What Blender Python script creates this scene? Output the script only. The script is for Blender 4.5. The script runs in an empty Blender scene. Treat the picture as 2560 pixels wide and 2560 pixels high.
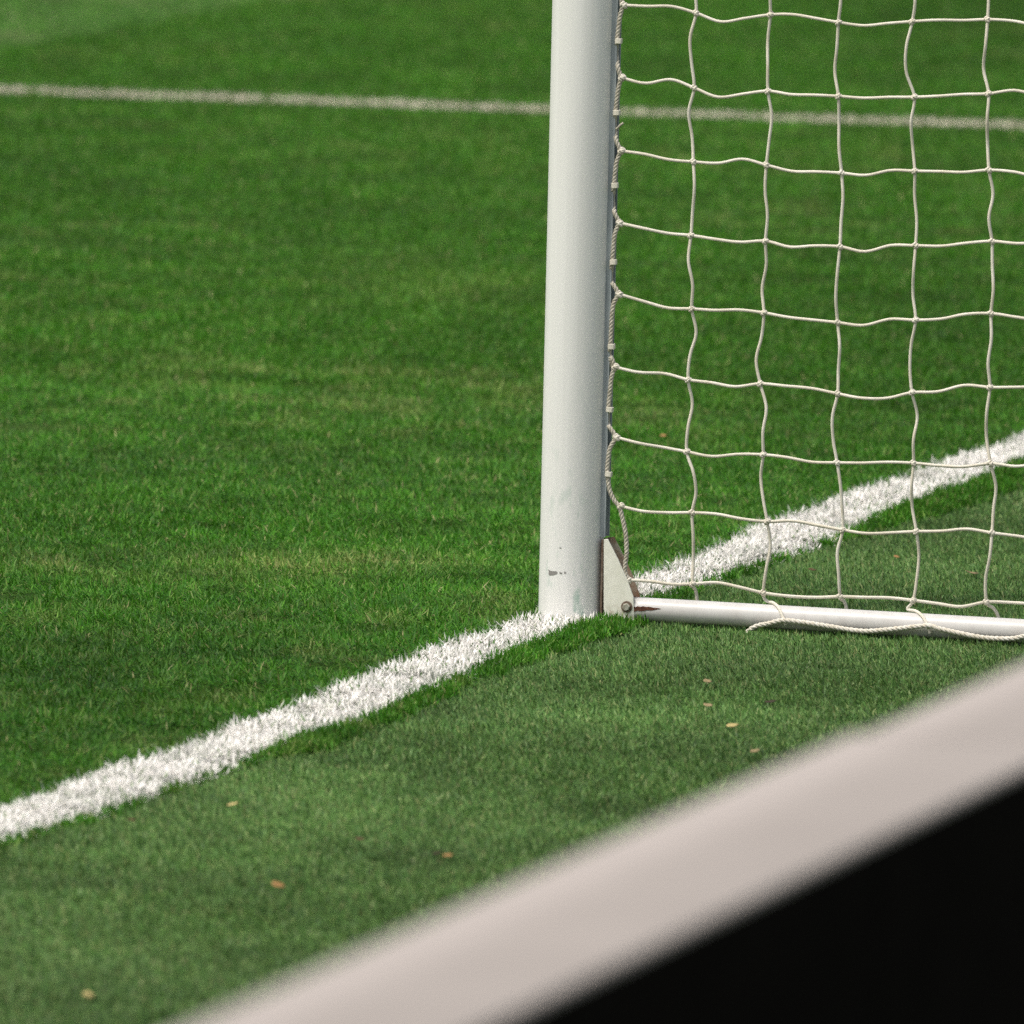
import bpy, bmesh, math, random
import numpy as np
from mathutils import Vector

random.seed(7)
rng = np.random.default_rng(11)
sc = bpy.context.scene
COL = sc.collection

# ------------------------------------------------------------------ camera
W, F_PX, ROLL, HOR = 2560.0, 29500.0, 0.0228, 3007.0
PITCH = math.atan(HOR / F_PX)
V = lambda *a: np.array(a, float)
fw = V(0, math.cos(PITCH), -math.sin(PITCH))
u0 = V(0, math.sin(PITCH), math.cos(PITCH))
r0 = V(1, 0, 0)
RX = math.cos(ROLL) * r0 + math.sin(ROLL) * u0
UY = -math.sin(ROLL) * r0 + math.cos(ROLL) * u0
def ray(x, y):
    return (x - 1280) / F_PX * RX + (1280 - y) / F_PX * UY + fw
POST_D = 0.102
CAM = -ray(1425, 1553) * (F_PX * POST_D / 159.5)      # the post's foot is the world origin
def ground(x, y, z=0.0):                               # measured photo point -> point at height z
    d = ray(x, y)
    return CAM + d * ((z - CAM[2]) / d[2])

# pitch axes: G runs along the goal line, D at right angles to it (towards the back of the goal)
GA = math.radians(15.86)
G = V(math.sin(GA), math.cos(GA), 0)
D = V(math.cos(GA), -math.sin(GA), 0)
Z = V(0, 0, 1.0)
def vplane(x, y, off=0.0):                             # point on the upright plane of the side net (a along D, z)
    d = ray(x, y)
    t = (off - CAM @ G) / (d @ G)
    return CAM + d * t
def AZ(a, z, off=0.0):
    return D * a + G * off + Z * z

# ------------------------------------------------------------------ materials
def mat(name, color, rough=0.5, spec=0.5, metal=0.0):
    m = bpy.data.materials.new(name)
    m.use_nodes = True
    b = m.node_tree.nodes['Principled BSDF']
    b.inputs['Base Color'].default_value = (*color, 1)
    b.inputs['Roughness'].default_value = rough
    b.inputs['Specular IOR Level'].default_value = spec
    b.inputs['Metallic'].default_value = metal
    return m
def nodes(m):
    t = m.node_tree
    return t, t.nodes, t.links, t.nodes['Principled BSDF']
def noise_mix(m, c1, c2, scale, detail=4, lo=0.35, hi=0.65, stretch=(1, 1, 1), src=None, rough=0.6):
    """blend c1 (or the socket src) into c2 by object-space noise; returns the colour socket"""
    t, N, L, b = nodes(m)
    tc = N.new('ShaderNodeTexCoord')
    mp = N.new('ShaderNodeMapping'); mp.inputs['Scale'].default_value = stretch
    L.new(tc.outputs['Object'], mp.inputs['Vector'])
    n = N.new('ShaderNodeTexNoise'); n.inputs['Scale'].default_value = scale
    n.inputs['Detail'].default_value = detail; n.inputs['Roughness'].default_value = rough
    L.new(mp.outputs['Vector'], n.inputs['Vector'])
    r = N.new('ShaderNodeMapRange'); r.clamp = True
    r.inputs['From Min'].default_value = lo; r.inputs['From Max'].default_value = hi
    L.new(n.outputs['Fac'], r.inputs['Value'])
    mx = N.new('ShaderNodeMix'); mx.data_type = 'RGBA'
    L.new(r.outputs['Result'], mx.inputs['Factor'])
    if src is None: mx.inputs['A'].default_value = (*c1, 1)
    else: L.new(src, mx.inputs['A'])
    mx.inputs['B'].default_value = (*c2, 1)
    L.new(mx.outputs['Result'], b.inputs['Base Color'])
    return mx.outputs['Result'], r.outputs['Result']
def mask_range(m, sock_axis, lo, hi):
    t, N, L, b = nodes(m)
    tc = N.new('ShaderNodeTexCoord'); s = N.new('ShaderNodeSeparateXYZ')
    L.new(tc.outputs['Object'], s.inputs[0])
    r = N.new('ShaderNodeMapRange'); r.clamp = True
    r.inputs['From Min'].default_value = lo; r.inputs['From Max'].default_value = hi
    L.new(s.outputs[sock_axis], r.inputs['Value'])
    return r.outputs['Result']
def mixin(m, base, color, fac):
    t, N, L, b = nodes(m)
    mx = N.new('ShaderNodeMix'); mx.data_type = 'RGBA'
    L.new(fac, mx.inputs['Factor']); L.new(base, mx.inputs['A'])
    mx.inputs['B'].default_value = (*color, 1)
    L.new(mx.outputs['Result'], b.inputs['Base Color'])
    return mx.outputs['Result']
def mul(m, a, b_):
    t, N, L, b = nodes(m)
    x = N.new('ShaderNodeMath'); x.operation = 'MULTIPLY'
    L.new(a, x.inputs[0])
    if isinstance(b_, float): x.inputs[1].default_value = b_
    else: L.new(b_, x.inputs[1])
    return x.outputs[0]
def bump(m, scale, strength, dist=0.001, stretch=(1, 1, 1)):
    t, N, L, b = nodes(m)
    tc = N.new('ShaderNodeTexCoord')
    mp = N.new('ShaderNodeMapping'); mp.inputs['Scale'].default_value = stretch
    L.new(tc.outputs['Object'], mp.inputs['Vector'])
    n = N.new('ShaderNodeTexNoise'); n.inputs['Scale'].default_value = scale; n.inputs['Detail'].default_value = 3
    L.new(mp.outputs['Vector'], n.inputs['Vector'])
    bp = N.new('ShaderNodeBump'); bp.inputs['Strength'].default_value = strength
    bp.inputs['Distance'].default_value = dist
    L.new(n.outputs['Fac'], bp.inputs['Height']); L.new(bp.outputs['Normal'], b.inputs['Normal'])

# white powder-coated post: faint vertical streaks, green grass stains and scuffs near the foot
m_post = mat('post_paint', (0.75, 0.76, 0.75), 0.42, 0.4)
c, _ = noise_mix(m_post, (0.815, 0.815, 0.80), (0.745, 0.745, 0.725), 60, 4, 0.35, 0.7, (1, 1, 0.02))
low = mask_range(m_post, 'Z', 0.42, 0.02)
_, f = noise_mix(m_post, (0, 0, 0), (0, 0, 0), 55, 5, 0.56, 0.72, (1, 1, 0.35))
c = mixin(m_post, c, (0.30, 0.46, 0.38), mul(m_post, mul(m_post, f, low), 0.75))
_, f = noise_mix(m_post, (0, 0, 0), (0, 0, 0), 140, 3, 0.66, 0.74, (1.0, 1.0, 2.2))
c = mixin(m_post, c, (0.36, 0.36, 0.34), mul(m_post, mul(m_post, f, low), 0.55))
bump(m_post, 300, 0.08, 0.0006)
m_rail = mat('rail_metal', (0.30, 0.34, 0.36), 0.5, 0.4)
noise_mix(m_rail, (0.36, 0.40, 0.42), (0.20, 0.23, 0.25), 80, 4, stretch=(1, 1, 0.1))
m_clip = mat('clip_plastic', (0.7, 0.66, 0.56), 0.5, 0.4)
noise_mix(m_clip, (0.74, 0.70, 0.60), (0.62, 0.58, 0.48), 150, 3)
m_plate = mat('plate_paint', (0.62, 0.63, 0.54), 0.5, 0.35)
c, _ = noise_mix(m_plate, (0.80, 0.80, 0.71), (0.68, 0.68, 0.58), 45, 5, 0.4, 0.75)
low = mask_range(m_plate, 'Z', 0.05, 0.0)
_, f = noise_mix(m_plate, (0, 0, 0), (0, 0, 0), 120, 4, 0.45, 0.7)
c = mixin(m_plate, c, (0.30, 0.20, 0.10), mul(m_plate, mul(m_plate, f, low), 0.8))
m_rear = mat('rear_plate', (0.35, 0.26, 0.17), 0.7, 0.3)
noise_mix(m_rear, (0.48, 0.43, 0.34), (0.26, 0.11, 0.045), 38, 4, 0.42, 0.65)
low = mask_range(m_rear, 'Z', 0.062, 0.036); c = N0 = m_rear.node_tree.nodes['Principled BSDF'].inputs['Base Color'].links[0].from_socket
mixin(m_rear, c, (0.17, 0.06, 0.022), mul(m_rear, low, .85))
m_rust = mat('rust', (0.14, 0.05, 0.025), 0.85, 0.2)
noise_mix(m_rust, (0.13, 0.055, 0.03), (0.045, 0.02, 0.015), 220, 4)
bump(m_rust, 500, 0.4, 0.0008)
m_bolt = mat('bolt_zinc', (0.46, 0.46, 0.40), 0.45, 0.5, 0.35)
noise_mix(m_bolt, (0.50, 0.50, 0.44), (0.30, 0.27, 0.2), 200, 3)
m_bar = mat('bar_paint', (0.78, 0.77, 0.76), 0.38, 0.45)
c, _ = noise_mix(m_bar, (0.60, 0.59, 0.575), (0.53, 0.51, 0.49), 40, 5, 0.4, 0.75)
m_chip = mat('bare_metal', (0.25, 0.24, 0.23), 0.6, 0.4)
m_net = mat('net_cord', (0.72, 0.68, 0.58), 0.75, 0.2)
noise_mix(m_net, (0.76, 0.72, 0.63), (0.62, 0.57, 0.46), 25, 4)
bump(m_net, 900, 0.25, 0.0006)
m_rope = mat('edge_cord', (0.55, 0.51, 0.43), 0.85, 0.15)
noise_mix(m_rope, (0.58, 0.54, 0.46), (0.42, 0.385, 0.31), 90, 4)
m_rope2 = mat('ground_cord', (0.74, 0.71, 0.64), 0.85, 0.15)
noise_mix(m_rope2, (0.76, 0.73, 0.67), (0.60, 0.55, 0.45), 90, 4)
m_cope = mat('coping_stone', (0.52, 0.46, 0.43), 0.75, 0.3)
c, _ = noise_mix(m_cope, (0.338, 0.303, 0.280), (0.300, 0.268, 0.247), 5, 6, 0.3, 0.7)
t_, N_, L_, b_ = nodes(m_cope)                                 # paler band along the far edge of the coping
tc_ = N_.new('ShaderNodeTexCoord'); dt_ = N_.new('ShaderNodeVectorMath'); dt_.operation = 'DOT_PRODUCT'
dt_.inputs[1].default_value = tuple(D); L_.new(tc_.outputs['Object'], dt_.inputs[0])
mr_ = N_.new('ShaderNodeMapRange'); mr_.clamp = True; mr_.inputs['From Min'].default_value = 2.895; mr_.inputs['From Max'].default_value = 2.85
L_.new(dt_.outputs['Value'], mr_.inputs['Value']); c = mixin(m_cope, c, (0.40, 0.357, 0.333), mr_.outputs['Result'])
bump(m_cope, 180, 0.15, 0.002)
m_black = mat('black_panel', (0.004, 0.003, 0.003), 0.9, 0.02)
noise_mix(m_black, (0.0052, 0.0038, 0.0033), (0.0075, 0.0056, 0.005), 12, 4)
m_soil = mat('field_ground', (0.03, 0.06, 0.012), 0.95, 0.1)
c, _ = noise_mix(m_soil, (0.036, 0.090, 0.012), (0.055, 0.120, 0.020), 2.5, 6, 0.3, 0.7)
bump(m_soil, 40, 0.8, 0.02)
m_turf = mat('turf_base', (0.04, 0.07, 0.03), 0.95, 0.1)
noise_mix(m_turf, (0.035, 0.065, 0.028), (0.055, 0.085, 0.04), 30, 6, 0.3, 0.7)
bump(m_turf, 300, 0.8, 0.004)

def blade_mat(name, rough, spec, trans):
    m = mat(name, (0.1, 0.2, 0.05), rough, spec)
    t, N, L, b = nodes(m)
    a = N.new('ShaderNodeVertexColor'); a.layer_name = 'tint'
    L.new(a.outputs['Color'], b.inputs['Base Color'])
    tr = N.new('ShaderNodeBsdfTranslucent'); L.new(a.outputs['Color'], tr.inputs['Color'])
    mx = N.new('ShaderNodeMixShader'); mx.inputs[0].default_value = trans
    out = N['Material Output']
    L.new(b.outputs[0], mx.inputs[1]); L.new(tr.outputs[0], mx.inputs[2]); L.new(mx.outputs[0], out.inputs['Surface'])
    return m
m_grass = blade_mat('grass_blades', 0.5, 0.22, 0.32)
m_turfb = blade_mat('turf_blades', 0.5, 0.32, 0.15)
m_paint = blade_mat('painted_blades', 0.8, 0.15, 0.2)

# ------------------------------------------------------------------ mesh helpers
class MB:
    def __init__(s): s.v = []; s.f = []; s.sm = []
    def add(s, vs, fs, smooth=True):
        o = len(s.v)
        s.v += [tuple(map(float, p)) for p in vs]
        s.f += [tuple(i + o for i in f) for f in fs]
        s.sm += [smooth] * len(fs)
    def build(s, name, m, parent=None, origin=(0, 0, 0), mats=None):
        me = bpy.data.meshes.new(name)
        o3 = np.array(origin, float)
        me.from_pydata([tuple(np.array(p) - o3) for p in s.v], [], s.f)
        me.polygons.foreach_set('use_smooth', s.sm)
        me.materials.append(m); me.update()
        ob = bpy.data.objects.new(name, me); COL.objects.link(ob)
        ob.location = origin
        if parent is not None:
            ob.parent = parent
            ob.location = tuple(np.array(origin, float) - np.array(parent.location))
        return ob
def catmull(P, n=8):
    P = [np.array(p, float) for p in P]
    P = [2 * P[0] - P[1]] + P + [2 * P[-1] - P[-2]]
    out = []
    for i in range(1, len(P) - 2):
        a, b, c_, d = P[i - 1:i + 3]
        for k in range(n):
            t = k / n
            out.append(0.5 * (2 * b + (c_ - a) * t + (2 * a - 5 * b + 4 * c_ - d) * t * t + (3 * b - a - 3 * c_ + d) * t ** 3))
    out.append(P[-2])
    return out
def frames(P):
    P = [np.array(p, float) for p in P]
    T = [P[min(i + 1, len(P) - 1)] - P[max(i - 1, 0)] for i in range(len(P))]
    T = [t / (np.linalg.norm(t) + 1e-12) for t in T]
    n = np.cross(T[0], V(0.31, 0.83, 0.47)); n /= np.linalg.norm(n)
    fr = []
    for t in T:
        n = n - t * (n @ t); n /= np.linalg.norm(n)
        fr.append((n, np.cross(t, n)))
    return P, fr
def tube(mb, P, r, k=8, cap=True):
    P, fr = frames(P)
    rr = r if hasattr(r, '__len__') else [r] * len(P)
    vs = [p + (a * math.cos(2 * math.pi * j / k) + b * math.sin(2 * math.pi * j / k)) * q
          for p, (a, b), q in zip(P, fr, rr) for j in range(k)]
    fs = [(i * k + j, i * k + (j + 1) % k, (i + 1) * k + (j + 1) % k, (i + 1) * k + j)
          for i in range(len(P) - 1) for j in range(k)]
    if cap:
        fs += [tuple(range(k))[::-1], tuple(range((len(P) - 1) * k, len(P) * k))]
    mb.add(vs, fs)
def twisted(mb, P, r, pitch, strands=3, step=0.0022):
    """laid rope: strands wound round the path"""
    P = [np.array(p, float) for p in P]
    seg = np.array([np.linalg.norm(P[i + 1] - P[i]) for i in range(len(P) - 1)])
    s = np.concatenate([[0], np.cumsum(seg)]); n = max(4, int(s[-1] / step))
    q = np.linspace(0, s[-1], n); A = np.array(P)
    Q = np.stack([np.interp(q, s, A[:, i]) for i in range(3)], 1)
    Q, fr = frames(list(Q))
    for k in range(strands):
        path = [p + (a * math.cos(w) + b * math.sin(w)) * r * 0.5
                for p, (a, b), w in zip(Q, fr, 2 * math.pi * (q / pitch + k / strands))]
        tube(mb, path, r * 0.56, 6)
def box(mb, c_, ax, ay, az, hx, hy, hz):
    vs = [c_ + ax * hx * i + ay * hy * j + az * hz * k for i in (-1, 1) for j in (-1, 1) for k in (-1, 1)]
    mb.add(vs, [(0, 1, 3, 2), (4, 6, 7, 5), (0, 4, 5, 1), (2, 3, 7, 6), (0, 2, 6, 4), (1, 5, 7, 3)], False)
def prism(mb, pts, nrm):
    k = len(pts); vs = list(pts) + [p + nrm for p in pts]
    mb.add(vs, [tuple(range(k)), tuple(range(k, 2 * k))[::-1]] + [(i, k + i, k + (i + 1) % k, (i + 1) % k) for i in range(k)], False)
def bevel(ob, w, seg=2):
    b = ob.modifiers.new('bevel', 'BEVEL'); b.width = w; b.segments = seg; b.limit_method = 'ANGLE'
    b.harden_normals = False
def empty(name, loc=(0, 0, 0)):
    o = bpy.data.objects.new(name, None); COL.objects.link(o); o.location = loc
    o.empty_display_size = 0.1
    return o
def tag(o, label=None, cat=None, group=None, kind=None):
    if label: o['label'] = label
    if cat: o['category'] = cat
    if group: o['group'] = group
    if kind: o['kind'] = kind
    return o

# ------------------------------------------------------------------ the goal: post, net rail, clips, bracket, ground bar
goal = tag(empty('soccer_goal'), 'white football goal with round upright post and low bar running back over the grass', 'goal')
mb = MB()
K, R = 72, POST_D / 2
zs = [0.0, 0.05, 0.2, 0.6, 1.2, 1.8, 2.44]
vs = [V(R * math.cos(2 * math.pi * j / K), R * math.sin(2 * math.pi * j / K), z) for z in zs for j in range(K)]
fs = [(i * K + j, i * K + (j + 1) % K, (i + 1) * K + (j + 1) % K, (i + 1) * K + j) for i in range(len(zs) - 1) for j in range(K)]
mb.add(vs, fs); mb.add(vs[-K:], [tuple(range(K))], False)
post = mb.build('goal_post', m_post, goal)

def on_post(x, y, out=0.0004):                     # measured photo point -> point on the post's skin
    d = ray(x, y); q = CAM
    a = d[0] ** 2 + d[1] ** 2; b = 2 * (q[0] * d[0] + q[1] * d[1]); c_ = q[0] ** 2 + q[1] ** 2 - (R + out) ** 2
    t = (-b - math.sqrt(max(b * b - 4 * a * c_, 0))) / (2 * a)
    return q + d * t
def chip(pts):
    mb = MB(); P = [on_post(*p) for p in pts]; c_ = on_post(sum(p[0] for p in pts) / len(pts), sum(p[1] for p in pts) / len(pts), 0.0006)
    mb.add(P + [c_], [(i, (i + 1) % len(P), len(P)) for i in range(len(P))])
    mb.build('paint_chip', m_chip, post)
chip([(1370, 1423), (1374, 1426), (1381, 1428), (1390, 1428), (1394, 1431), (1392, 1435), (1384, 1438), (1373, 1439), (1371, 1434), (1372, 1431)])
chip([(1400, 1429), (1403, 1432), (1406, 1431), (1405, 1435), (1400, 1435), (1398, 1432)])
chip([(1411, 1428), (1414, 1430), (1416, 1432), (1413, 1435), (1410, 1433)])
chip([(1397, 1369), (1401, 1368.5), (1405, 1371), (1400, 1371.5)])

# net rail along the back of the post (a channel with a groove)
RA, RZ = 0.0585, 0.139
mb = MB()
for (a0, a1, o0, o1) in ((0.044, 0.0512, -0.013, 0.013), (0.0512, RA, -0.013, -0.0095), (0.0512, RA, 0.0095, 0.013)):
    box(mb, AZ((a0 + a1) / 2, (RZ + 2.44) / 2, (o0 + o1) / 2), D, G, Z, (a1 - a0) / 2, (o1 - o0) / 2, (2.44 - RZ) / 2)
mb.build('net_rail', m_rail, goal)

# clips that hold the net's edge cord in the rail
clip_px = [(1545, 102), (1539, 283), (1535, 470), (1530, 663), (1524.5, 869.5), (1521, 1016.6), (1518, 1179)]
clip_z = [vplane(x, y, -0.014)[2] for x, y in clip_px]
zz = max(clip_z)
while zz < 2.25:
    zz += 0.117; clip_z.append(zz)
mb = MB()
prof = [(-0.0170, 0.0570), (-0.0190, 0.0572), (-0.0198, 0.0625), (-0.0190, 0.0668), (-0.0150, 0.0682), (-0.0095, 0.0672), (-0.0095, 0.0652), (-0.0145, 0.0660), (-0.0172, 0.0645)]
prism(mb, [AZ(a, -0.0043, o) for o, a in prof], Z * 0.0086)
clip0 = mb.build('net_clip', m_clip, goal)
bevel(clip0, 0.0008)
for i, z in enumerate(clip_z):
    o = clip0 if i == 0 else clip0.copy()
    if i: COL.objects.link(o); o.parent = goal
    o.location = tuple(AZ(random.uniform(-.0008, .0008), z)); o.rotation_euler = (random.uniform(-.05, .05), random.uniform(-.08, .08), 0)

# corner bracket: two tapered plates and a web against the post
BW = 0.0200
PT = [(1509, 1349), (1519, 1347.5), (1523, 1356), (1545, 1399), (1568.4, 1451), (1583.4, 1494), (1585, 1543), (1585, 1556), (1509, 1556)]
brk = MB(); F_ = [vplane(x, y, -BW) for x, y in PT]
prism(brk, F_, G * 0.004)
br = brk.build('corner_bracket', m_plate, goal)
bevel(br, 0.0008)
rp = MB(); prism(rp, [p + G * (2 * BW - 0.004) + Z * 0.000 for p in F_], G * 0.004)
rp.build('rear_plate', m_rear, br)
wb = MB(); a0 = F_[0] @ D
box(wb, AZ(a0 - 0.0017, 0.068, 0), D, G, Z, 0.0015, BW + 0.0005, 0.068)
m_web = mat('web_rust', (.17, .13, .10), .8, .2); noise_mix(m_web, (.20, .16, .125), (.10, .06, .04), 60, 4)
web = wb.build('web_plate', m_web, br)
def lathe(mb, c_, ax, prof, k):
    e = np.cross(ax, Z); e /= np.linalg.norm(e); g_ = np.cross(ax, e)
    vs = [c_ + ax * h + (e * math.cos(2 * math.pi * j / k + .3) + g_ * math.sin(2 * math.pi * j / k + .3)) * r for r, h in prof for j in range(k)]
    n = len(prof)
    fs = [(i * k + j, i * k + (j + 1) % k, (i + 1) * k + (j + 1) % k, (i + 1) * k + j) for i in range(n - 1) for j in range(k)]
    fs.append(tuple(range((n - 1) * k, n * k)))
    mb.add(vs, fs, False)
bo = MB(); bc = vplane(1567, 1517, -BW)
wm = MB(); lathe(wm, bc - G * 0.0001, -G, [(0.0092, 0), (0.0092, 0.0013), (0.0084, 0.0015)], 28); wm.build('washer', m_web, br)
lathe(bo, bc - G * 0.0014, -G, [(0.0064, 0), (0.0064, 0.0040), (0.0054, 0.0050)], 6)
bo.build('bolt', m_bolt, br)

# ground bar
BR = 0.0190
b0, b1 = vplane(1580, 1521.5), vplane(2560, 1578)
bd = (b1 - b0) / np.linalg.norm(b1 - b0); bd = V(*(D[:2] * (bd @ D)), bd[2]); bd /= np.linalg.norm(bd)
mb = MB(); tube(mb, [b0 - bd * 0.012, b0 + bd * 0.02] + [b0 + bd * t for t in np.linspace(0.1, 2.0, 20)], BR, 48)
bar = mb.build('ground_bar', m_bar, goal)
# rusted-through paint at the bar's end: irregular patch on its near side
def bar_skin(s, ang, out=0.0006):
    n_ = -G * math.cos(ang) + Z * math.sin(ang)
    return b0 + bd * s + n_ * (BR + out)
mb = MB()
up = [(.005, .30), (.011, .26), (.014, .34), (.019, .30), (.024, .37), (.028, .31), (.033, .36), (.040, .29), (.047, .29), (.054, .24)]
dn = [(.047, .17), (.042, .10), (.036, .04), (.030, .06), (.026, -.02), (.020, -.06), (.014, -.02), (.005, -.25)]
P = [bar_skin(*q) for q in up + dn]
ce = [bar_skin(s, .17) for s in (.008, .02, .032, .044)]
vs = P + ce; k = len(P); fs = []
near = [int(np.argmin([np.linalg.norm(p - c_) for c_ in ce])) for p in P]
for i in range(k):
    j = (i + 1) % k
    fs.append((i, j, k + near[i]))
    if near[i] != near[j]: fs.append((j, k + near[j], k + near[i]))
mb.add(vs, fs)
mb.build('rust_patch', m_rust, bar)
mb = MB(); tube(mb, [b0 + bd * 0.001, b0 + bd * 0.0035], BR + 0.0007, 40)
mb.build('rust_ring', m_rust, bar)

# ------------------------------------------------------------------ the net
net = tag(empty('goal_net', (0, 0, 0)), 'cream knotted cord net clipped to the post and tied down over the low bar', 'net')
KN = [
 [(1560, 13), (1740, 33), (1926, 37), (2096, 56), (2281, 54), (2469, 49)],
 [(1555, 195), (1735, 220), (1920, 228), (2096, 241), (2286, 243), (2471.5, 234.5)],
 [(1553.6, 377.6), (1733, 405), (1916, 413), (2104, 433), (2287, 428), (2472.5, 425.6)],
 [(1550, 558), (1727, 589), (1913.7, 603), (2100, 617), (2289, 614.4), (2480, 603.5)],
 [(1548.7, 736), (1729, 772.5), (1909.7, 782.4), (2094, 806.6), (2289, 800.6), (2477.5, 784)],
 [(1538, 918), (1720, 949.7), (1900.8, 959.6), (2094, 984.5), (2280, 981.8), (2474.8, 968.6)],
 [(1542, 1093.8), (1716.6, 1129.6), (1908, 1136.9), (2093, 1157), (2284, 1158), (2476.5, 1159)],
 [(1552, 1266), (1730, 1282), (1918, 1304), (2107, 1325), (2291, 1329), (2480, 1332.5)],
 [(1571, 1450), (1731, 1460), (1908, 1482), (2100.5, 1491.5), (2283, 1501), (2466.5, 1505)]]
HM = [  # sideways bow of each cord between knots, at a third and two thirds (photo px)
 [(-4, -10), (20, 10), (-7, -4), (9, 4), (-2, 1)], [(5, -12), (20, 10), (4, 1), (4, 1), (0, -1)],
 [(-1, 3), (1, -12), (9, 3), (7, -3), (2, 4)], [(2, 5), (4, 7), (10, 2), (13, -1), (5, 1)],
 [(6, 10), (0, -4), (3, 2), (9, -4), (3, -4)], [(2, -4), (4, 10), (-3, -5), (11, 13), (2, -9)],
 [(2, 2), (9, 2), (0, 5), (0, -2), (5, 7)], [(7, 6), (-4, 0), (-8, -4), (7, 5), (-2, -8)],
 [(0, 4), (-10, -7), (5, 6), (-2, -3), (7, 12)]]
VM = [  # the same for the upright cords, columns 1..5, rows r to r+1
 [(-13, -8), (-6, -2), (-4, -11), (-15, -18), (-4, -14)], [(-14, -6), (10, 5), (-3, -4), (-8, -7), (-2, -5)],
 [(7, 2), (-2, 5), (5, 1), (-3, 2), (7, -4)], [(-5, 5), (2, -8), (-3, -5), (-3, -8), (2, 6)],
 [(13, 1), (-4, -14), (7, 1), (-9, -9), (3, -4)], [(10, 2), (14, 4), (-12, -11), (10, 3), (-8, -12)],
 [(15, 15), (-12, -8), (4, 3), (-6, -9), (10, 3)], [(2, 0), (10, 5), (-10, -4), (7, 6), (1, -6)]]
NR, NC, EXC, EXR = 9, 6, 6, 12
S = 1 / 1569.0
def a_z(p): return (p @ D, p[2])
grid = {}
for r in range(NR):
    for c_ in range(NC):
        oo = -.012 if c_ == 0 else (-.005 if c_ == 1 else random.uniform(-.004, .004))
        p = vplane(*KN[r][c_], oo); grid[r, c_] = list(a_z(p)) + [oo]
for c_ in range(NC, NC + EXC):
    for r in range(NR):
        a, z, _ = grid[r, c_ - 1]; grid[r, c_] = [a + 0.1225 + random.uniform(-.003, .003), z + random.uniform(-.006, .007), random.uniform(-.004, .004)]
for r in range(-1, -1 - EXR, -1):
    for c_ in range(NC + EXC):
        a, z, _ = grid[r + 1, c_]
        g0 = 0.0675 if c_ == 0 else a + random.uniform(-.004, .004)
        grid[r, c_] = [g0, z + 0.1155 + random.uniform(-.003, .003), random.uniform(-.004, .004)]
for r in range(-EXR, NR):
    for c_ in (0, 1):
        grid[r, c_][2] = -0.012 if c_ == 0 else -.004
rows = list(range(-EXR, NR))
def pt(r, c_): a, z, o = grid[r, c_]; return AZ(a, z, o)
CR = 0.0026
nm = MB()
def rnd(): return (random.uniform(-9, 9), random.uniform(-9, 9))
for r in rows:                                               # the level cords
    P = []
    for c_ in range(NC + EXC - 1):
        p, q = pt(r, c_), pt(r, c_ + 1)
        m1, m2 = HM[r][c_] if (0 <= r and c_ < 5) else rnd()
        P += [p, p + (q - p) / 3 - Z * m1 * S + G * random.uniform(-.006, .006), p + (q - p) * 2 / 3 - Z * m2 * S + G * random.uniform(-.006, .006)]
    P.append(pt(r, NC + EXC - 1))
    tube(nm, catmull(P, 6), CR * random.uniform(.97, 1.03), 8)
tops = {}
for c_ in range(1, NC + EXC):                                # the upright cords
    P = []
    for i, r in enumerate(rows[:-1]):
        p, q = pt(r, c_), pt(r + 1, c_)
        m1, m2 = VM[r][c_ - 1] if (r >= 0 and c_ <= 5) else rnd()
        P += [p, p + (q - p) / 3 + D * m1 * S + G * random.uniform(-.006, .006), p + (q - p) * 2 / 3 + D * m2 * S + G * random.uniform(-.006, .006)]
    e = pt(rows[-1], c_); P.append(e)
    ae, zb = e @ D, (b0 + bd * ((e @ D) - b0 @ D))[2]
    zt = zb + BR + CR * .9
    if c_ % 2:                                               # goes down behind the bar
        dx = {1: 0.001, 3: 0.005, 5: 0.015}.get(c_, 0.004)
        P += [AZ(ae + dx * .6, (e[2] + zt) / 2, BR * .7), AZ(ae + dx, zt - .004, BR + .003), AZ(ae + dx, zb - .008, BR + .004)]
    else:                                                    # wraps over the bar to the ground cord on the near side
        tx = {2: vplane(1958, 1550, -.026) @ D, 4: vplane(2320, 1562, -.026) @ D}.get(c_, ae + .03)
        k1 = {2: vplane(1915, 1497) @ D, 4: vplane(2268, 1517) @ D}.get(c_, ae - .01)
        P += [AZ(k1 - .001, zt + .003, .006), AZ(k1 + (tx - k1) * .35, zt + .0008, -.001),
              AZ(k1 + (tx - k1) * .72, zb + (BR + CR) * .72, -(BR + CR) * .72), AZ(tx, zb - .001, -(BR + CR) * 1.03), AZ(tx + .003, zb - .010, -BR - .004)]
        tops[c_] = tx
    tube(nm, catmull(P, 6), CR * random.uniform(.97, 1.03), 8)
def knot(p, s=1.0):
    """an overhand knot: a lump with two wraps of cord around it"""
    ax = np.array([random.gauss(0, 1) for _ in range(3)]); ax = D * random.choice((.8, -.8)) + Z * .6 + G * random.uniform(-.5, .5); ax /= np.linalg.norm(ax)
    e = np.cross(ax, V(.3, .2, .9)); e /= np.linalg.norm(e); h = np.cross(ax, e)
    for off, rad in ((-.0021, .0034), (.0021, .0031)):
        loop = [p + s * (ax * (off + .0012 * math.sin(w * .5)) + (e * math.cos(w) + h * math.sin(w)) * rad) for w in np.linspace(0, 2 * math.pi, 13)]
        tube(nm, loop, CR * .82 * s, 7)
    a2 = h; loop = [p + s * ((e * math.cos(w) * .0032) + (ax * math.sin(w)) * .0046 + a2 * .0012) for w in np.linspace(0, 2 * math.pi, 13)]
    tube(nm, loop, CR * .8 * s, 7)
    tube(nm, [p - ax * .004 * s, p, p + ax * .004 * s], [.0025 * s, .0042 * s, .0025 * s], 8)
for r in rows:
    for c_ in range(NC + EXC):
        knot(pt(r, c_), 1.12 if c_ == 0 else 1.0)
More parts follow.
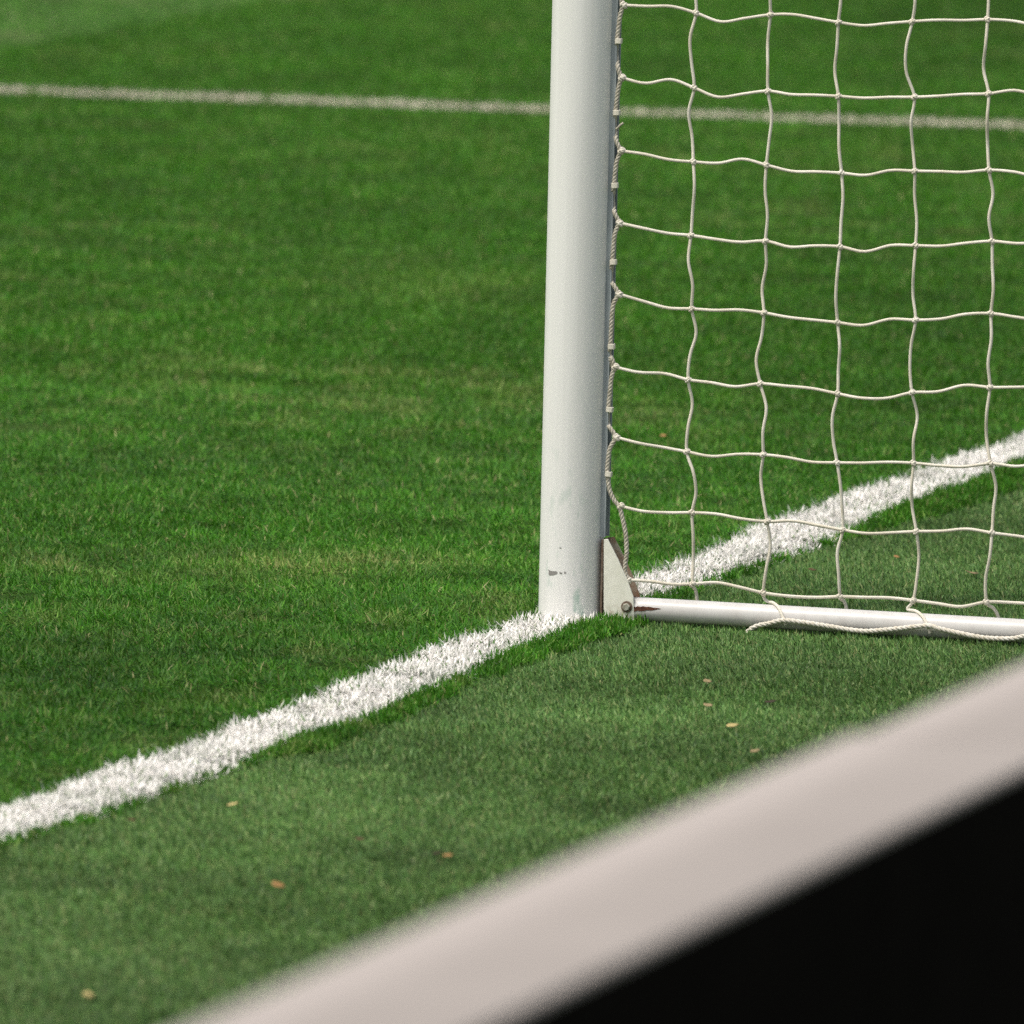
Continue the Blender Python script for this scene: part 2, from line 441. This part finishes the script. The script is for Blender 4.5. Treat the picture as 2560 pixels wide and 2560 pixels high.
nm.build('netting', m_net, net)

# edge cord: runs from knot to knot, through the rail clips in between
er = MB(); P = []
for r in rows:
    z1 = grid[r, 0][1]; up_ = [z for z in clip_z if z > z1 + .01]
    zc = min(up_) if up_ else z1 + .06
    last = r == NR - 1
    if not last and not (r == NR - 2):
        P += [AZ(RA + .0014, zc + .012, -.0125), AZ(RA + .0004, zc, -.0128), AZ(RA - .0034, zc - .018, -.0040), AZ(RA - .0010, zc - .030, -.0060), AZ(RA + .0028, z1 + .016, -.0125), pt(r, 0) - D * .0025]
        P += [AZ(RA + .0038, z1 - .020, -.0125)]
P += [AZ(RA + .0008, clip_z[6], -.0130)]
for x, y in ((1520, 1197), (1524, 1225), (1535, 1250), (1549, 1268), (1555, 1290), (1561, 1318), (1565, 1342), (1566.5, 1379), (1563.5, 1410), (1562, 1428), (1568, 1446)):
    P.append(vplane(x, y, -.013 if y > 1240 else -.0135))
twisted(er, catmull(P, 7), 0.0038, 0.019)
tube(er, catmull([vplane(1540.5, 323, -.015), vplane(1546, 318, -.018), vplane(1552, 312, -.019), vplane(1558.6, 307.5, -.018)], 5), 0.0019, 7)
er.build('edge_cord', m_rope, net)

# ground cord laced along the near side of the bar
gr = MB()
GP = [(1862, 1588), (1874, 1575), (1892, 1565), (1920, 1559), (1958, 1551), (2010, 1556), (2086, 1568), (2145, 1577), (2185, 1577), (2250, 1571), (2318, 1564), (2350, 1572), (2433, 1590), (2483, 1596), (2533, 1596), (2575, 1590)]
P = [vplane(x, y, -.0275) for x, y in GP]
a = P[-1] @ D
while a < 1.6:
    a += .06; P.append(AZ(a, .012 + .006 * math.sin(a * 26), -.0275))
twisted(gr, catmull(P, 6), 0.0040, 0.024)
gr.build('ground_cord', m_rope2, net)

# ------------------------------------------------------------------ perimeter wall in the foreground
wall = tag(empty('perimeter_wall', tuple(-D * -2.9 * 0 + G * -10 - G * 0)), 'low wall with pale stone coping and black inner face, blurred in the foreground', 'wall')
wall.location = tuple(G * -10.0 + D * 2.9)
def cope(v0, v1, uf, un, z1, name='coping'):
    """rounded coping slab between v0 and v1 along the goal line; uf/un are distances from the line"""
    th, rr = 0.008, 0.004
    prof = []
    for cx, cz, a0 in ((un - rr, z1 - rr, 0), (uf + rr, z1 - rr, 90), (uf + .002, z1 - th + .002, 180), (un - .002, z1 - th + .002, 270)):
        q = rr if a0 < 180 else .002
        for k in range(7):
            w = math.radians(a0 + 15 * k); prof.append((cx + q * math.cos(w), cz + q * math.sin(w)))
    mb = MB(); n = len(prof)
    vs = [D * d_ + G * v_ + Z * z_ for v_ in (v0, v1) for d_, z_ in prof]
    fs = [(i, (i + 1) % n, n + (i + 1) % n, n + i) for i in range(n)]
    mb.add(vs, fs); mb.add(vs, [tuple(range(n))[::-1], tuple(range(n, 2 * n))], False)
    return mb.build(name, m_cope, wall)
WH = 1.0
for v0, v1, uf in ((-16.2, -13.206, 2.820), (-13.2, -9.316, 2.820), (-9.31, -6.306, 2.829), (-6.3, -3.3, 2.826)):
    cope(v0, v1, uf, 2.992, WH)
mb = MB(); box(mb, D * 2.900 + G * -9.75 + Z * .489, D, G, Z, .069, 6.4, .501); mb.build('wall_core', m_cope, wall)
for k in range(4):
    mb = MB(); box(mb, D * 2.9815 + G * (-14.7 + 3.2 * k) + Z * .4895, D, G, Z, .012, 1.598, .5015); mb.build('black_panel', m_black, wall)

# ------------------------------------------------------------------ ground
def sheet(name, pts, z, m):
    me = bpy.data.meshes.new(name)
    me.from_pydata([(float(p[0]), float(p[1]), z) for p in pts], [], [tuple(range(len(pts)))])
    me.materials.append(m); o = bpy.data.objects.new(name, me); COL.objects.link(o)
    return tag(o, kind='structure')

# measured edges in (u across the goal line, + towards the field; v along it)
def uv(p): return (-(p @ D), p @ G)
def edge(pts, z):
    q = sorted((uv(ground(x, y, z)) for x, y in pts), key=lambda t: t[1])
    return np.array([t[1] for t in q]), np.array([t[0] for t in q])
LOW = edge([(-200, 2160), (0, 2093), (261, 2019), (400, 1970), (640, 1881), (956, 1771), (1246, 1639), (1387, 1589), (1700, 1468), (2019, 1362), (2218, 1283), (2450, 1200), (2560, 1152), (2900, 1030)], 0.0135)
UPP = edge([(-200, 2085), (0, 2018), (186, 1944), (391, 1882), (600, 1800), (898, 1698), (1089, 1612), (1279, 1549), (1581, 1441), (1800, 1364), (1920, 1304), (2102, 1238), (2218, 1201), (2397, 1141), (2560, 1081), (2900, 955)], 0.0185)
FRI = edge([(-200, 2170), (0, 2108), (300, 2015), (480, 1955), (600, 1916), (807, 1888), (1014, 1804), (1180, 1721), (1320, 1675), (1444, 1628), (1568, 1592), (1700, 1520), (1850, 1420), (1920, 1402), (2052, 1372), (2152, 1356), (2191, 1342), (2334, 1299), (2476, 1260), (2560, 1222), (2900, 1100)], -0.004)
FAR = [ground(-700, 200, .012), ground(0, 224, .012), ground(2560, 313, .012), ground(3300, 338, .012)]

# value noise on the ground plane
_tab = rng.random((256, 256))
def vnoise(x, y, s):
    x = np.asarray(x) / s; y = np.asarray(y) / s
    xi = np.floor(x).astype(int); yi = np.floor(y).astype(int); fx = x - xi; fy = y - yi
    fx = fx * fx * (3 - 2 * fx); fy = fy * fy * (3 - 2 * fy)
    t = lambda i, j: _tab[i % 256, j % 256]
    return (t(xi, yi) * (1 - fx) + t(xi + 1, yi) * fx) * (1 - fy) + (t(xi, yi + 1) * (1 - fx) + t(xi + 1, yi + 1) * fx) * fy

tv = [-300.] + list(np.linspace(-12, 9, 190)) + [300.]
TZ = -0.002                                                   # the artificial turf lies a little lower than the grass
FRJ = lambda v_: np.minimum(np.interp(v_, FRI[0], FRI[1]), np.interp(v_, LOW[0], LOW[1]) - .010) + (vnoise(np.array(v_) * .5 + 3, np.array(v_), .035) - .5) * .035
fe = [D * float(-FRJ(v_) ) + G * v_ for v_ in tv]
sheet('field', fe + [D * -400 + G * 300, D * -400 + G * -300], 0.0, m_soil)
sheet('turf', fe + [D * 300 + G * 300, D * 300 + G * -300], TZ, m_turf)
mb = MB(); n_ = len(fe)
mb.add([p - D * .0005 for p in fe] + [p - D * .0005 + Z * TZ for p in fe], [(i, i + 1, n_ + i + 1, n_ + i) for i in range(n_ - 1)], False)
tag(mb.build('field_edge', m_soil), kind='structure')

def scatter(y0, y1, dens, margin):
    """random points on the ground inside the widened view, world y between y0 and y1"""
    zc = lambda y: (y - CAM[1])
    w1 = 0.0445 * zc(y1) + margin
    n = int(dens * (y1 - y0) * 2 * w1)
    y = rng.uniform(y0, y1, n); x = CAM[0] + rng.uniform(-w1, w1, n)
    k = np.abs(x - CAM[0]) < 0.0445 * zc(y) + margin
    return x[k], y[k]
def uvs(x, y): return -(x * D[0] + y * D[1]), x * G[0] + y * G[1]

def blades(name, x, y, h, w, az, lean, curl, col, m, z0=0.0):
    """one mesh of many tapering, bent blades"""
    n = len(x)
    dx, dy = np.cos(az), np.sin(az)
    wa = az + np.pi / 2 + rng.normal(0, .5, n)
    wx, wy = np.cos(wa), np.sin(wa)
    def at(t):
        an = lean + curl * t
        return an
    P = np.zeros((n, 5, 3), np.float32)
    c0x, c0y, c0z = x, y, np.zeros(n) + z0
    l1, l2 = lean + curl * .35, lean + curl
    mx = x + dx * np.sin(l1) * h * .55; my = y + dy * np.sin(l1) * h * .55; mz = c0z + np.cos(l1) * h * .55
    tx = mx + dx * np.sin(l2) * h * .45; ty = my + dy * np.sin(l2) * h * .45; tz = mz + np.cos(l2) * h * .45
    tz = np.maximum(tz, z0 + .0015)
    for i, (sx, q) in enumerate(((-1, 1), (1, 1))):
        P[:, i, 0] = x + sx * wx * w * .5; P[:, i, 1] = y + sx * wy * w * .5; P[:, i, 2] = z0
    for i, sx in ((2, 1), (3, -1)):
        P[:, i, 0] = mx + sx * wx * w * .42; P[:, i, 1] = my + sx * wy * w * .42; P[:, i, 2] = mz
    P[:, 4, 0], P[:, 4, 1], P[:, 4, 2] = tx, ty, tz
    me = bpy.data.meshes.new(name)
    me.vertices.add(n * 5); me.vertices.foreach_set('co', P.ravel())
    base = (np.arange(n) * 5)[:, None]
    lp = (base + np.array([0, 1, 2, 3, 3, 2, 4])[None]).astype(np.int32).ravel()
    me.loops.add(n * 7); me.loops.foreach_set('vertex_index', lp)
    st = ((np.arange(n) * 7)[:, None] + np.array([0, 4])[None]).astype(np.int32).ravel()
    me.polygons.add(n * 2); me.polygons.foreach_set('loop_start', st)
    me.polygons.foreach_set('use_smooth', np.ones(n * 2, bool))
    me.update(calc_edges=True)
    at_ = me.attributes.new('tint', 'FLOAT_COLOR', 'POINT')
    C4 = np.ones((n, 5, 4), np.float32); C4[:, :, :3] = col[:, None, :]
    at_.data.foreach_set('color', C4.ravel())
    me.materials.append(m)
    o = bpy.data.objects.new(name, me); COL.objects.link(o)
    return o

def lerp(a, b, t): return a + (b - a) * t
def palette(n, cols, probs):
    k = rng.choice(len(cols), n, p=probs)
    c_ = np.array(cols)[k] * rng.uniform(.75, 1.3, (n, 1))
    return c_

GREEN = [(.034, .142, .008), (.052, .190, .010), (.082, .230, .018), (.160, .255, .055), (.32, .32, .14)]
TURF = [(.074, .180, .036), (.108, .220, .048), (.165, .262, .075), (.24, .275, .105), (.040, .105, .020)]

xs, ys, ws_ = [], [], []
for y0, y1, dn_, wd in ((-6.2, 2.0, 46000, .0024), (2.0, 7.0, 32000, .0027), (7.0, 20, 19000, .0033)):
    x, y = scatter(y0, y1, dn_, .35 if y0 < 0 else (.6 if y0 < 5 else 1.0))
    xs.append(x); ys.append(y); ws_.append(np.full(len(x), wd))
x, y, w = np.concatenate(xs), np.concatenate(ys), np.concatenate(ws_)
U_, V_ = uvs(x, y)
jl = (vnoise(x, y, .02) - .5) * .016
lo = np.interp(V_, *LOW) + jl; hi = np.interp(V_, *UPP) + jl * 1.4; fri = FRJ(V_)
inpost = (x ** 2 + y ** 2) < (R + .002) ** 2
A2, B2 = FAR[0], FAR[-1]
fl = (B2 - A2)[:2] / np.linalg.norm((B2 - A2)[:2])
fq = [np.interp(x, [p[0] for p in FAR], [p[1] for p in FAR])][0]
farline = np.abs((y - fq) * fl[0]) < .044 + (vnoise(x, y, .03) - .5) * .02
line = (U_ > lo) & (U_ < hi) & ~inpost
fieldm = (((U_ >= hi) | ((U_ <= lo) & (U_ > fri))) & ~inpost)
turfm = (U_ <= fri) & (U_ > -2.78) & ~inpost

def relief(a, b):
    ua, va = uvs(a, b)
    return (vnoise(a, b, .30) * .009 + vnoise(a + 5, b + 2, .085) * .011) * np.maximum(np.clip((ua - FRJ(va)) / .05, .12, 1), .85 * np.exp(-((va + .08) / .28) ** 2)) * np.interp(b, [3, 8], [1, .35])
# --- natural grass
k = fieldm & ~farline
gx, gy, gw, gu, gv = x[k], y[k], w[k], U_[k], V_[k]; n = len(gx)
frg = gu < np.interp(gv, *LOW)
extra = np.where(frg)[0]; extra = np.repeat(extra, 2)
gx = np.concatenate([gx, gx[extra] + rng.normal(0, .006, len(extra))]); gy = np.concatenate([gy, gy[extra] + rng.normal(0, .006, len(extra))])
gw = np.concatenate([gw, gw[extra]]); frg = np.concatenate([frg, np.ones(len(extra), bool)])
q = (gx ** 2 + gy ** 2) > (R + .002) ** 2
gx, gy, gw, frg = gx[q], gy[q], gw[q], frg[q]; n = len(gx)
gu, gv = uvs(gx, gy)
n1, n2, n3 = vnoise(gx, gy, .045), vnoise(gx, gy, .15), vnoise(gx, gy, .6)
n4, n5, n6 = vnoise(gx + 40, gy + 9, .11), vnoise(gx - 7, gy + 31, .9), vnoise(gx + 13, gy + 77, .06)
stripe = gu > 5.35 + (vnoise(gx, gy, .15) - .5) * .15
h = rng.uniform(.011, .022, n) * (.55 + .5 * n1 + .5 * n2)
h = np.where(frg, rng.uniform(.010, .024, n), h)
lean = np.abs(rng.normal(.92, .42, n)); flat = rng.random(n) < .62
lean = np.where(flat & ~frg, rng.normal(1.2, .22, n), lean); curl = rng.normal(.5, .6, n)
lean = np.where(frg, np.abs(rng.normal(.5, .35, n)), lean)
az = rng.uniform(0, 2 * np.pi, n)
ldir = np.where(stripe, math.pi / 2, np.where(gv > 3.5, -math.pi / 2, math.pi * .9)) + 2 * (n3 - .5)
bias = rng.random(n) < np.where(stripe, .75, .30)
az = np.where(bias, ldir + rng.normal(0, .6, n), az)
col = palette(n, GREEN, [.31, .34, .23, .10, .02])
dry = np.clip((n4 - .55) * 2.2, 0, 1) * np.clip((n5 - .35) * 2.5, 0, 1) * .55
for px, py, rx, ry, am in ((680, 1440, .16, .22, .55), (900, 1430, .14, .18, .5), (1240, 1522, .05, .10, .9), (1000, 1425, .2, .14, .4), (110, 1430, .08, .16, .5),
                           (900, 985, .10, .5, .4), (430, 935, .10, .5, .45), (1280, 1000, .10, .5, .4), (1000, 700, .16, .9, .22), (2440, 1425, .05, .06, .6), (1220, 740, .2, .5, .25)):
    c_ = ground(px, py)
    dry = dry + .78 * am * np.exp(-((gx - c_[0]) / rx) ** 2 - ((gy - c_[1]) / ry) ** 2) * (.15 + 1.3 * n6)
dry = np.where(rng.random(n) < .65, np.clip(dry, 0, .95), 0)
col = lerp(col, np.array([.26, .29, .095])[None] * rng.uniform(.7, 1.4, (n, 1)), dry[:, None])
col *= (.62 + .50 * n2 + .26 * n6)[:, None]
col = np.where(stripe[:, None], col * np.array([1.12, .98, 1.5])[None], col)  # mowing stripe: sheen of the leaning blades tinted into their colour
col = np.where(frg[:, None], col * (np.array([1.0, 1.0, 1.0])[None] * rng.uniform(.85, 1.35, (n, 1))), col)
for px, py, rx, ry, am in ((150, 1720, .28, .8, -.34), (560, 1650, .2, .4, -.2), (2500, 60, .5, 2.6, -.26), (2400, 850, .35, 1.6, -.22), (2350, 1120, .3, .5, -.12), (1050, 1390, .25, .5, .22), (250, 1010, .35, .7, .10),
                           (700, 760, .5, 1.2, .10), (60, 420, .5, 1.5, -.14), (1700, 330, .5, 1.5, .06), (600, 1180, .3, .35, -.12), (1000, 330, .8, 1.8, .06)):
    c_ = ground(px, py)
    col = col * (1 + am * np.exp(-((gx - c_[0]) / rx) ** 2 - ((gy - c_[1]) / ry) ** 2))[:, None]
z0 = relief(gx, gy)
for px, py, rr_ in ((165, 1268, .035), (255, 1152, .025), (560, 1492, .03), (20, 1505, .05), (260, 1440, .03), (300, 1590, .03), (1130, 1330, .03), (90, 1080, .06), (820, 1690, .025), (1560, 1240, .03), (2280, 1045, .04)):
    c_ = ground(px, py); dd = np.exp(-((gx - c_[0]) ** 2 + ((gy - c_[1]) * .6) ** 2) / rr_ ** 2)      # small divots
    h = h * (1 - .75 * dd); z0 = z0 * (1 - dd); col = lerp(col, np.array([.035, .05, .015])[None], (.6 * dd)[:, None])
over = (gu > np.interp(gv, *UPP) - .002) & (gu < np.interp(gv, *UPP) + .020) & (rng.random(n) < .28)
col = lerp(col, np.array([.60, .62, .55])[None], (over * rng.uniform(.3, .9, n))[:, None])
tag(blades('field_grass', gx, gy, h, gw * rng.uniform(.7, 1.25, n), az, lean, curl, col, m_grass, z0), 'short mown natural grass of the playing field', 'grass', kind='stuff')

# --- painted goal line
k = line
lx, ly, lw = x[k], y[k], w[k]
ex, ey = [], []
for _ in range(2):                                            # painted blades stand thicker
    q = rng.random(len(lx)) < .9
    ex.append(lx[q] + rng.normal(0, .004, q.sum())); ey.append(ly[q] + rng.normal(0, .004, q.sum()))
lx = np.concatenate([lx] + ex); ly = np.concatenate([ly] + ey); lw = np.resize(lw, len(lx)); n = len(lx)
q = (lx ** 2 + ly ** 2) > (R + .001) ** 2; lx, ly, lw = lx[q], ly[q], lw[q]; n = len(lx)
n1 = vnoise(lx, ly, .05); n2 = vnoise(lx, ly, .018)
h = rng.uniform(.010, .024, n) * (.6 + .6 * n1)
ln_ = np.abs(rng.normal(.8, .4, n)); ln_ = np.where(rng.random(n) < .74, rng.normal(1.28, .14, n), ln_)
g_ = np.clip(rng.normal(.91, .04, n), .6, .95)[:, None] * np.array([1.0, .975, .94])[None]
miss = rng.random(n) < .03 + .28 * np.clip(n2 - .5, 0, 1)
grn = rng.random(n) < .06 + .25 * np.clip(vnoise(lx - 8, ly, .09) - .62, 0, 1)
mot = np.clip((vnoise(lx + 3, ly, .07) - .52) * 2.2, 0, 1) * (rng.random(n) < .55)
g_ = lerp(g_, np.array([.50, .51, .46])[None], mot[:, None])
g_ = np.where(miss[:, None], np.array([.33, .36, .28])[None] * rng.uniform(.5, 1.5, (n, 1)), g_)
g_ = np.where(grn[:, None], np.array([.08, .17, .04])[None] * rng.uniform(.7, 1.5, (n, 1)), g_)
tag(blades('goal_line', lx, ly, h, lw * rng.uniform(.9, 1.5, n), rng.uniform(0, 2 * np.pi, n), ln_, rng.normal(.5, .5, n), g_, m_paint, relief(lx, ly)), 'thick white line painted on the grass, running past the foot of the post', 'line', kind='structure')

# --- far painted line, worn
k = farline & fieldm
lx, ly, lw = x[k], y[k], w[k]; n = len(lx)
h = rng.uniform(.014, .029, n)
wn = vnoise(lx, ly, .12)
g_ = np.clip(rng.normal(.74, .1, n), .4, .9)[:, None] * np.array([1.0, .91, .78])[None]
miss = rng.random(n) < .10 + .22 * np.clip(wn - .5, 0, 1)
g_ = np.where(miss[:, None], np.array([.10, .17, .04])[None], g_)
tag(blades('goal_area_line', lx, ly, h, lw, rng.uniform(0, 2 * np.pi, n), np.abs(rng.normal(.5, .3, n)), rng.normal(.4, .4, n), g_, m_paint, relief(lx, ly)), 'thin worn white line crossing the grass far behind the post', 'line', kind='structure')

# --- artificial turf behind the line
k = turfm
tx, ty, tw = x[k], y[k], w[k]
q = rng.random(len(tx)) < .8
tx = np.concatenate([tx, tx[q] + rng.normal(0, .01, q.sum())]); ty = np.concatenate([ty, ty[q] + rng.normal(0, .01, q.sum())]); tw = np.concatenate([tw, tw[q]])
n = len(tx)
n1, n2, n3 = vnoise(tx, ty, .03), vnoise(tx, ty, .1), vnoise(tx, ty, .45)
h = rng.uniform(.009, .017, n) * (.7 + .6 * n1)
n4 = vnoise(tx + 9, ty - 4, .22)
az = np.where(rng.random(n) < .6, math.radians(150) + 1.3 * (n3 - .5) + rng.normal(0, .5, n), rng.uniform(0, 2 * np.pi, n))
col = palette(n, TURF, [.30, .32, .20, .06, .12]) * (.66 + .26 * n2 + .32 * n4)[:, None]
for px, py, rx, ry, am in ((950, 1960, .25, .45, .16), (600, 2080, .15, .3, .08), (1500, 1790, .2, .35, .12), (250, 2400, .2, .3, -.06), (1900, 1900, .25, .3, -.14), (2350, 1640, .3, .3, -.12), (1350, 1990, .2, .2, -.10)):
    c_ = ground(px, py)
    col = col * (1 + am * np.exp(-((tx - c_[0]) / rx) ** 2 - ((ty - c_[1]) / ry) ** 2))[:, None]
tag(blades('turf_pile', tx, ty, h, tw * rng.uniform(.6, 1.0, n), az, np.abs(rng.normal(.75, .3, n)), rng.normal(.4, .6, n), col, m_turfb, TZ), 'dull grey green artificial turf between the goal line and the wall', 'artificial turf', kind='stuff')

# ------------------------------------------------------------------ fallen leaves and bits lying on the turf
leaf_cols = {'yellow': (.50, .40, .17), 'tan': (.30, .23, .12), 'orange': (.36, .20, .075), 'brown': (.10, .055, .025), 'dark': (.035, .022, .012)}
lm = {}
for k, c_ in leaf_cols.items():
    lm[k] = mat(k + '_leaf', c_, .7, .3); noise_mix(lm[k], c_, tuple(v_ * .65 for v_ in c_), 160, 3)
LEAVES = [
 (1830, 1814, .016, .6, 'yellow', 'bright pale yellow leaf lying on the turf near the wall, brightest of the fallen leaves'),
 (1770, 1763, .014, .5, 'tan', 'tan leaf lying on the turf just beyond the bright yellow leaf'),
 (1926, 1754, .018, .3, 'dark', 'dark twig like scrap lying on the turf beside the bright yellow leaf'),
 (1886, 1878, .014, .7, 'tan', 'tan leaf lying on the turf close to the edge of the wall'),
 (695, 2213, .017, .7, 'orange', 'orange leaf lying on the turf, farthest out on the wide left stretch before the wall'),
 (1119, 2139, .013, .6, 'orange', 'small orange leaf with a dark scrap next to it, on the turf before the wall'),
 (1090, 2133, .013, .4, 'dark', 'dark scrap lying on the turf next to a small orange leaf'),
 (581, 2011, .016, .5, 'yellow', 'yellow leaf lying on the turf just below the white line'),
 (220, 2487, .014, .7, 'yellow', 'dull yellow leaf in the blurred bottom left corner of the turf'),
 (330, 2049, .012, .6, 'brown', 'brown scrap lying on the turf by the left end of the white line'),
 (898, 2097, .012, .5, 'brown', 'brown scrap alone in the middle of the turf before the wall'),
 (1658, 1089, .014, .5, 'orange', 'orange leaf lying in the grass seen through the net beside the post'),
 (2241, 1392, .010, .7, 'orange', 'small orange leaf on the turf between the white line and the low bar'),
 (2029, 1424, .014, .5, 'brown', 'brown scrap lying on the turf inside the net by the white line'),
 (2428, 1432, .024, .35, 'tan', 'long tan leaf lying on the turf behind the net, dark at its end'),
 (1768, 1703, .012, .6, 'tan', 'small tan leaf lying on the turf nearest the low bar'),
]
for i, (px, py, s, asp, kind, lab) in enumerate(LEAVES):
    c_ = ground(px, py, .010 if py > 1100 else .024)
    mb = MB(); n = 12; outl = []
    for j in range(n):
        w_ = 2 * math.pi * j / n
        rad = s * (.5 + .08 * random.uniform(-1, 1)); outl.append((rad * math.cos(w_) * (1 + .18 * (math.cos(w_) > .9)), rad * asp * math.sin(w_)))
    zf = lambda p_: (p_[1] / s) ** 2 * s * .9 + (p_[0] / s) ** 2 * s * .35
    vs = [V(p_[0], p_[1], zf(p_)) for p_ in outl] + [V(p_[0] * .5, p_[1] * .5, zf((p_[0] * .5, p_[1] * .5))) for p_ in outl] + [V(0, 0, 0)]
    fs = [(j, (j + 1) % n, n + (j + 1) % n, n + j) for j in range(n)] + [(n + j, n + (j + 1) % n, 2 * n) for j in range(n)]
    mb.add(vs, fs)
    o = mb.build('fallen_leaf' if kind in ('yellow', 'tan', 'orange') else 'leaf_scrap', lm[kind])
    so = o.modifiers.new('thickness', 'SOLIDIFY'); so.thickness = .0006
    o.location = tuple(c_); o.rotation_euler = (random.uniform(.25, .6), random.uniform(-.3, .3), random.uniform(-.6, .6))
    tag(o, lab, 'leaf' if kind in ('yellow', 'tan', 'orange') else 'scrap', 'fallen leaves and scraps on the grass')

# ------------------------------------------------------------------ light
SUN_EL, SUN_AZ = math.radians(63), math.radians(212)          # direction towards the sun, counter-clockwise from +X
sd = Vector((math.cos(SUN_EL) * math.cos(SUN_AZ), math.cos(SUN_EL) * math.sin(SUN_AZ), math.sin(SUN_EL)))
sl = bpy.data.lights.new('sun', 'SUN'); sl.energy = 2.0; sl.angle = math.radians(.53); sl.color = (1.0, .95, .86)
so = bpy.data.objects.new('sun', sl); COL.objects.link(so); so.rotation_euler = sd.to_track_quat('Z', 'Y').to_euler(); so.location = (0, 0, 30)
wd = bpy.data.worlds.new('World'); sc.world = wd; wd.use_nodes = True
t = wd.node_tree; sky = t.nodes.new('ShaderNodeTexSky'); sky.sky_type = 'NISHITA'; sky.sun_disc = False
sky.sun_elevation = SUN_EL; sky.sun_rotation = math.pi / 2 - SUN_AZ
sky.air_density = 1.6; sky.dust_density = 6.0; sky.ozone_density = 0.3
bg = t.nodes['Background']; bg.inputs['Strength'].default_value = .15
hs = t.nodes.new('ShaderNodeHueSaturation'); hs.inputs['Saturation'].default_value = .5   # thin white haze
t.links.new(sky.outputs[0], hs.inputs['Color']); t.links.new(hs.outputs[0], bg.inputs['Color'])

# ------------------------------------------------------------------ camera object
cd = bpy.data.cameras.new('camera'); cam = bpy.data.objects.new('camera', cd); COL.objects.link(cam)
from mathutils import Matrix
M = Matrix(((RX[0], UY[0], -fw[0], CAM[0]), (RX[1], UY[1], -fw[1], CAM[1]), (RX[2], UY[2], -fw[2], CAM[2]), (0, 0, 0, 1)))
cam.matrix_world = M
cd.sensor_width = 36; cd.sensor_fit = 'HORIZONTAL'; cd.lens = 36 * F_PX / W
cd.clip_start = .1; cd.clip_end = 3000
cd.dof.use_dof = True; cd.dof.focus_distance = F_PX * POST_D / 159.5 - .03
APERTURE = .044
cd.dof.aperture_fstop = cd.lens / 1000 / APERTURE
cd.dof.aperture_blades = 0
sc.camera = cam

sc.view_settings.view_transform = 'Standard'; sc.view_settings.look = 'None'
sc.view_settings.exposure = 0.0; sc.view_settings.gamma = 1.0
sc.cycles.max_bounces = 6; sc.cycles.diffuse_bounces = 3; sc.cycles.glossy_bounces = 2; sc.cycles.transmission_bounces = 3
sc.cycles.use_denoising = False
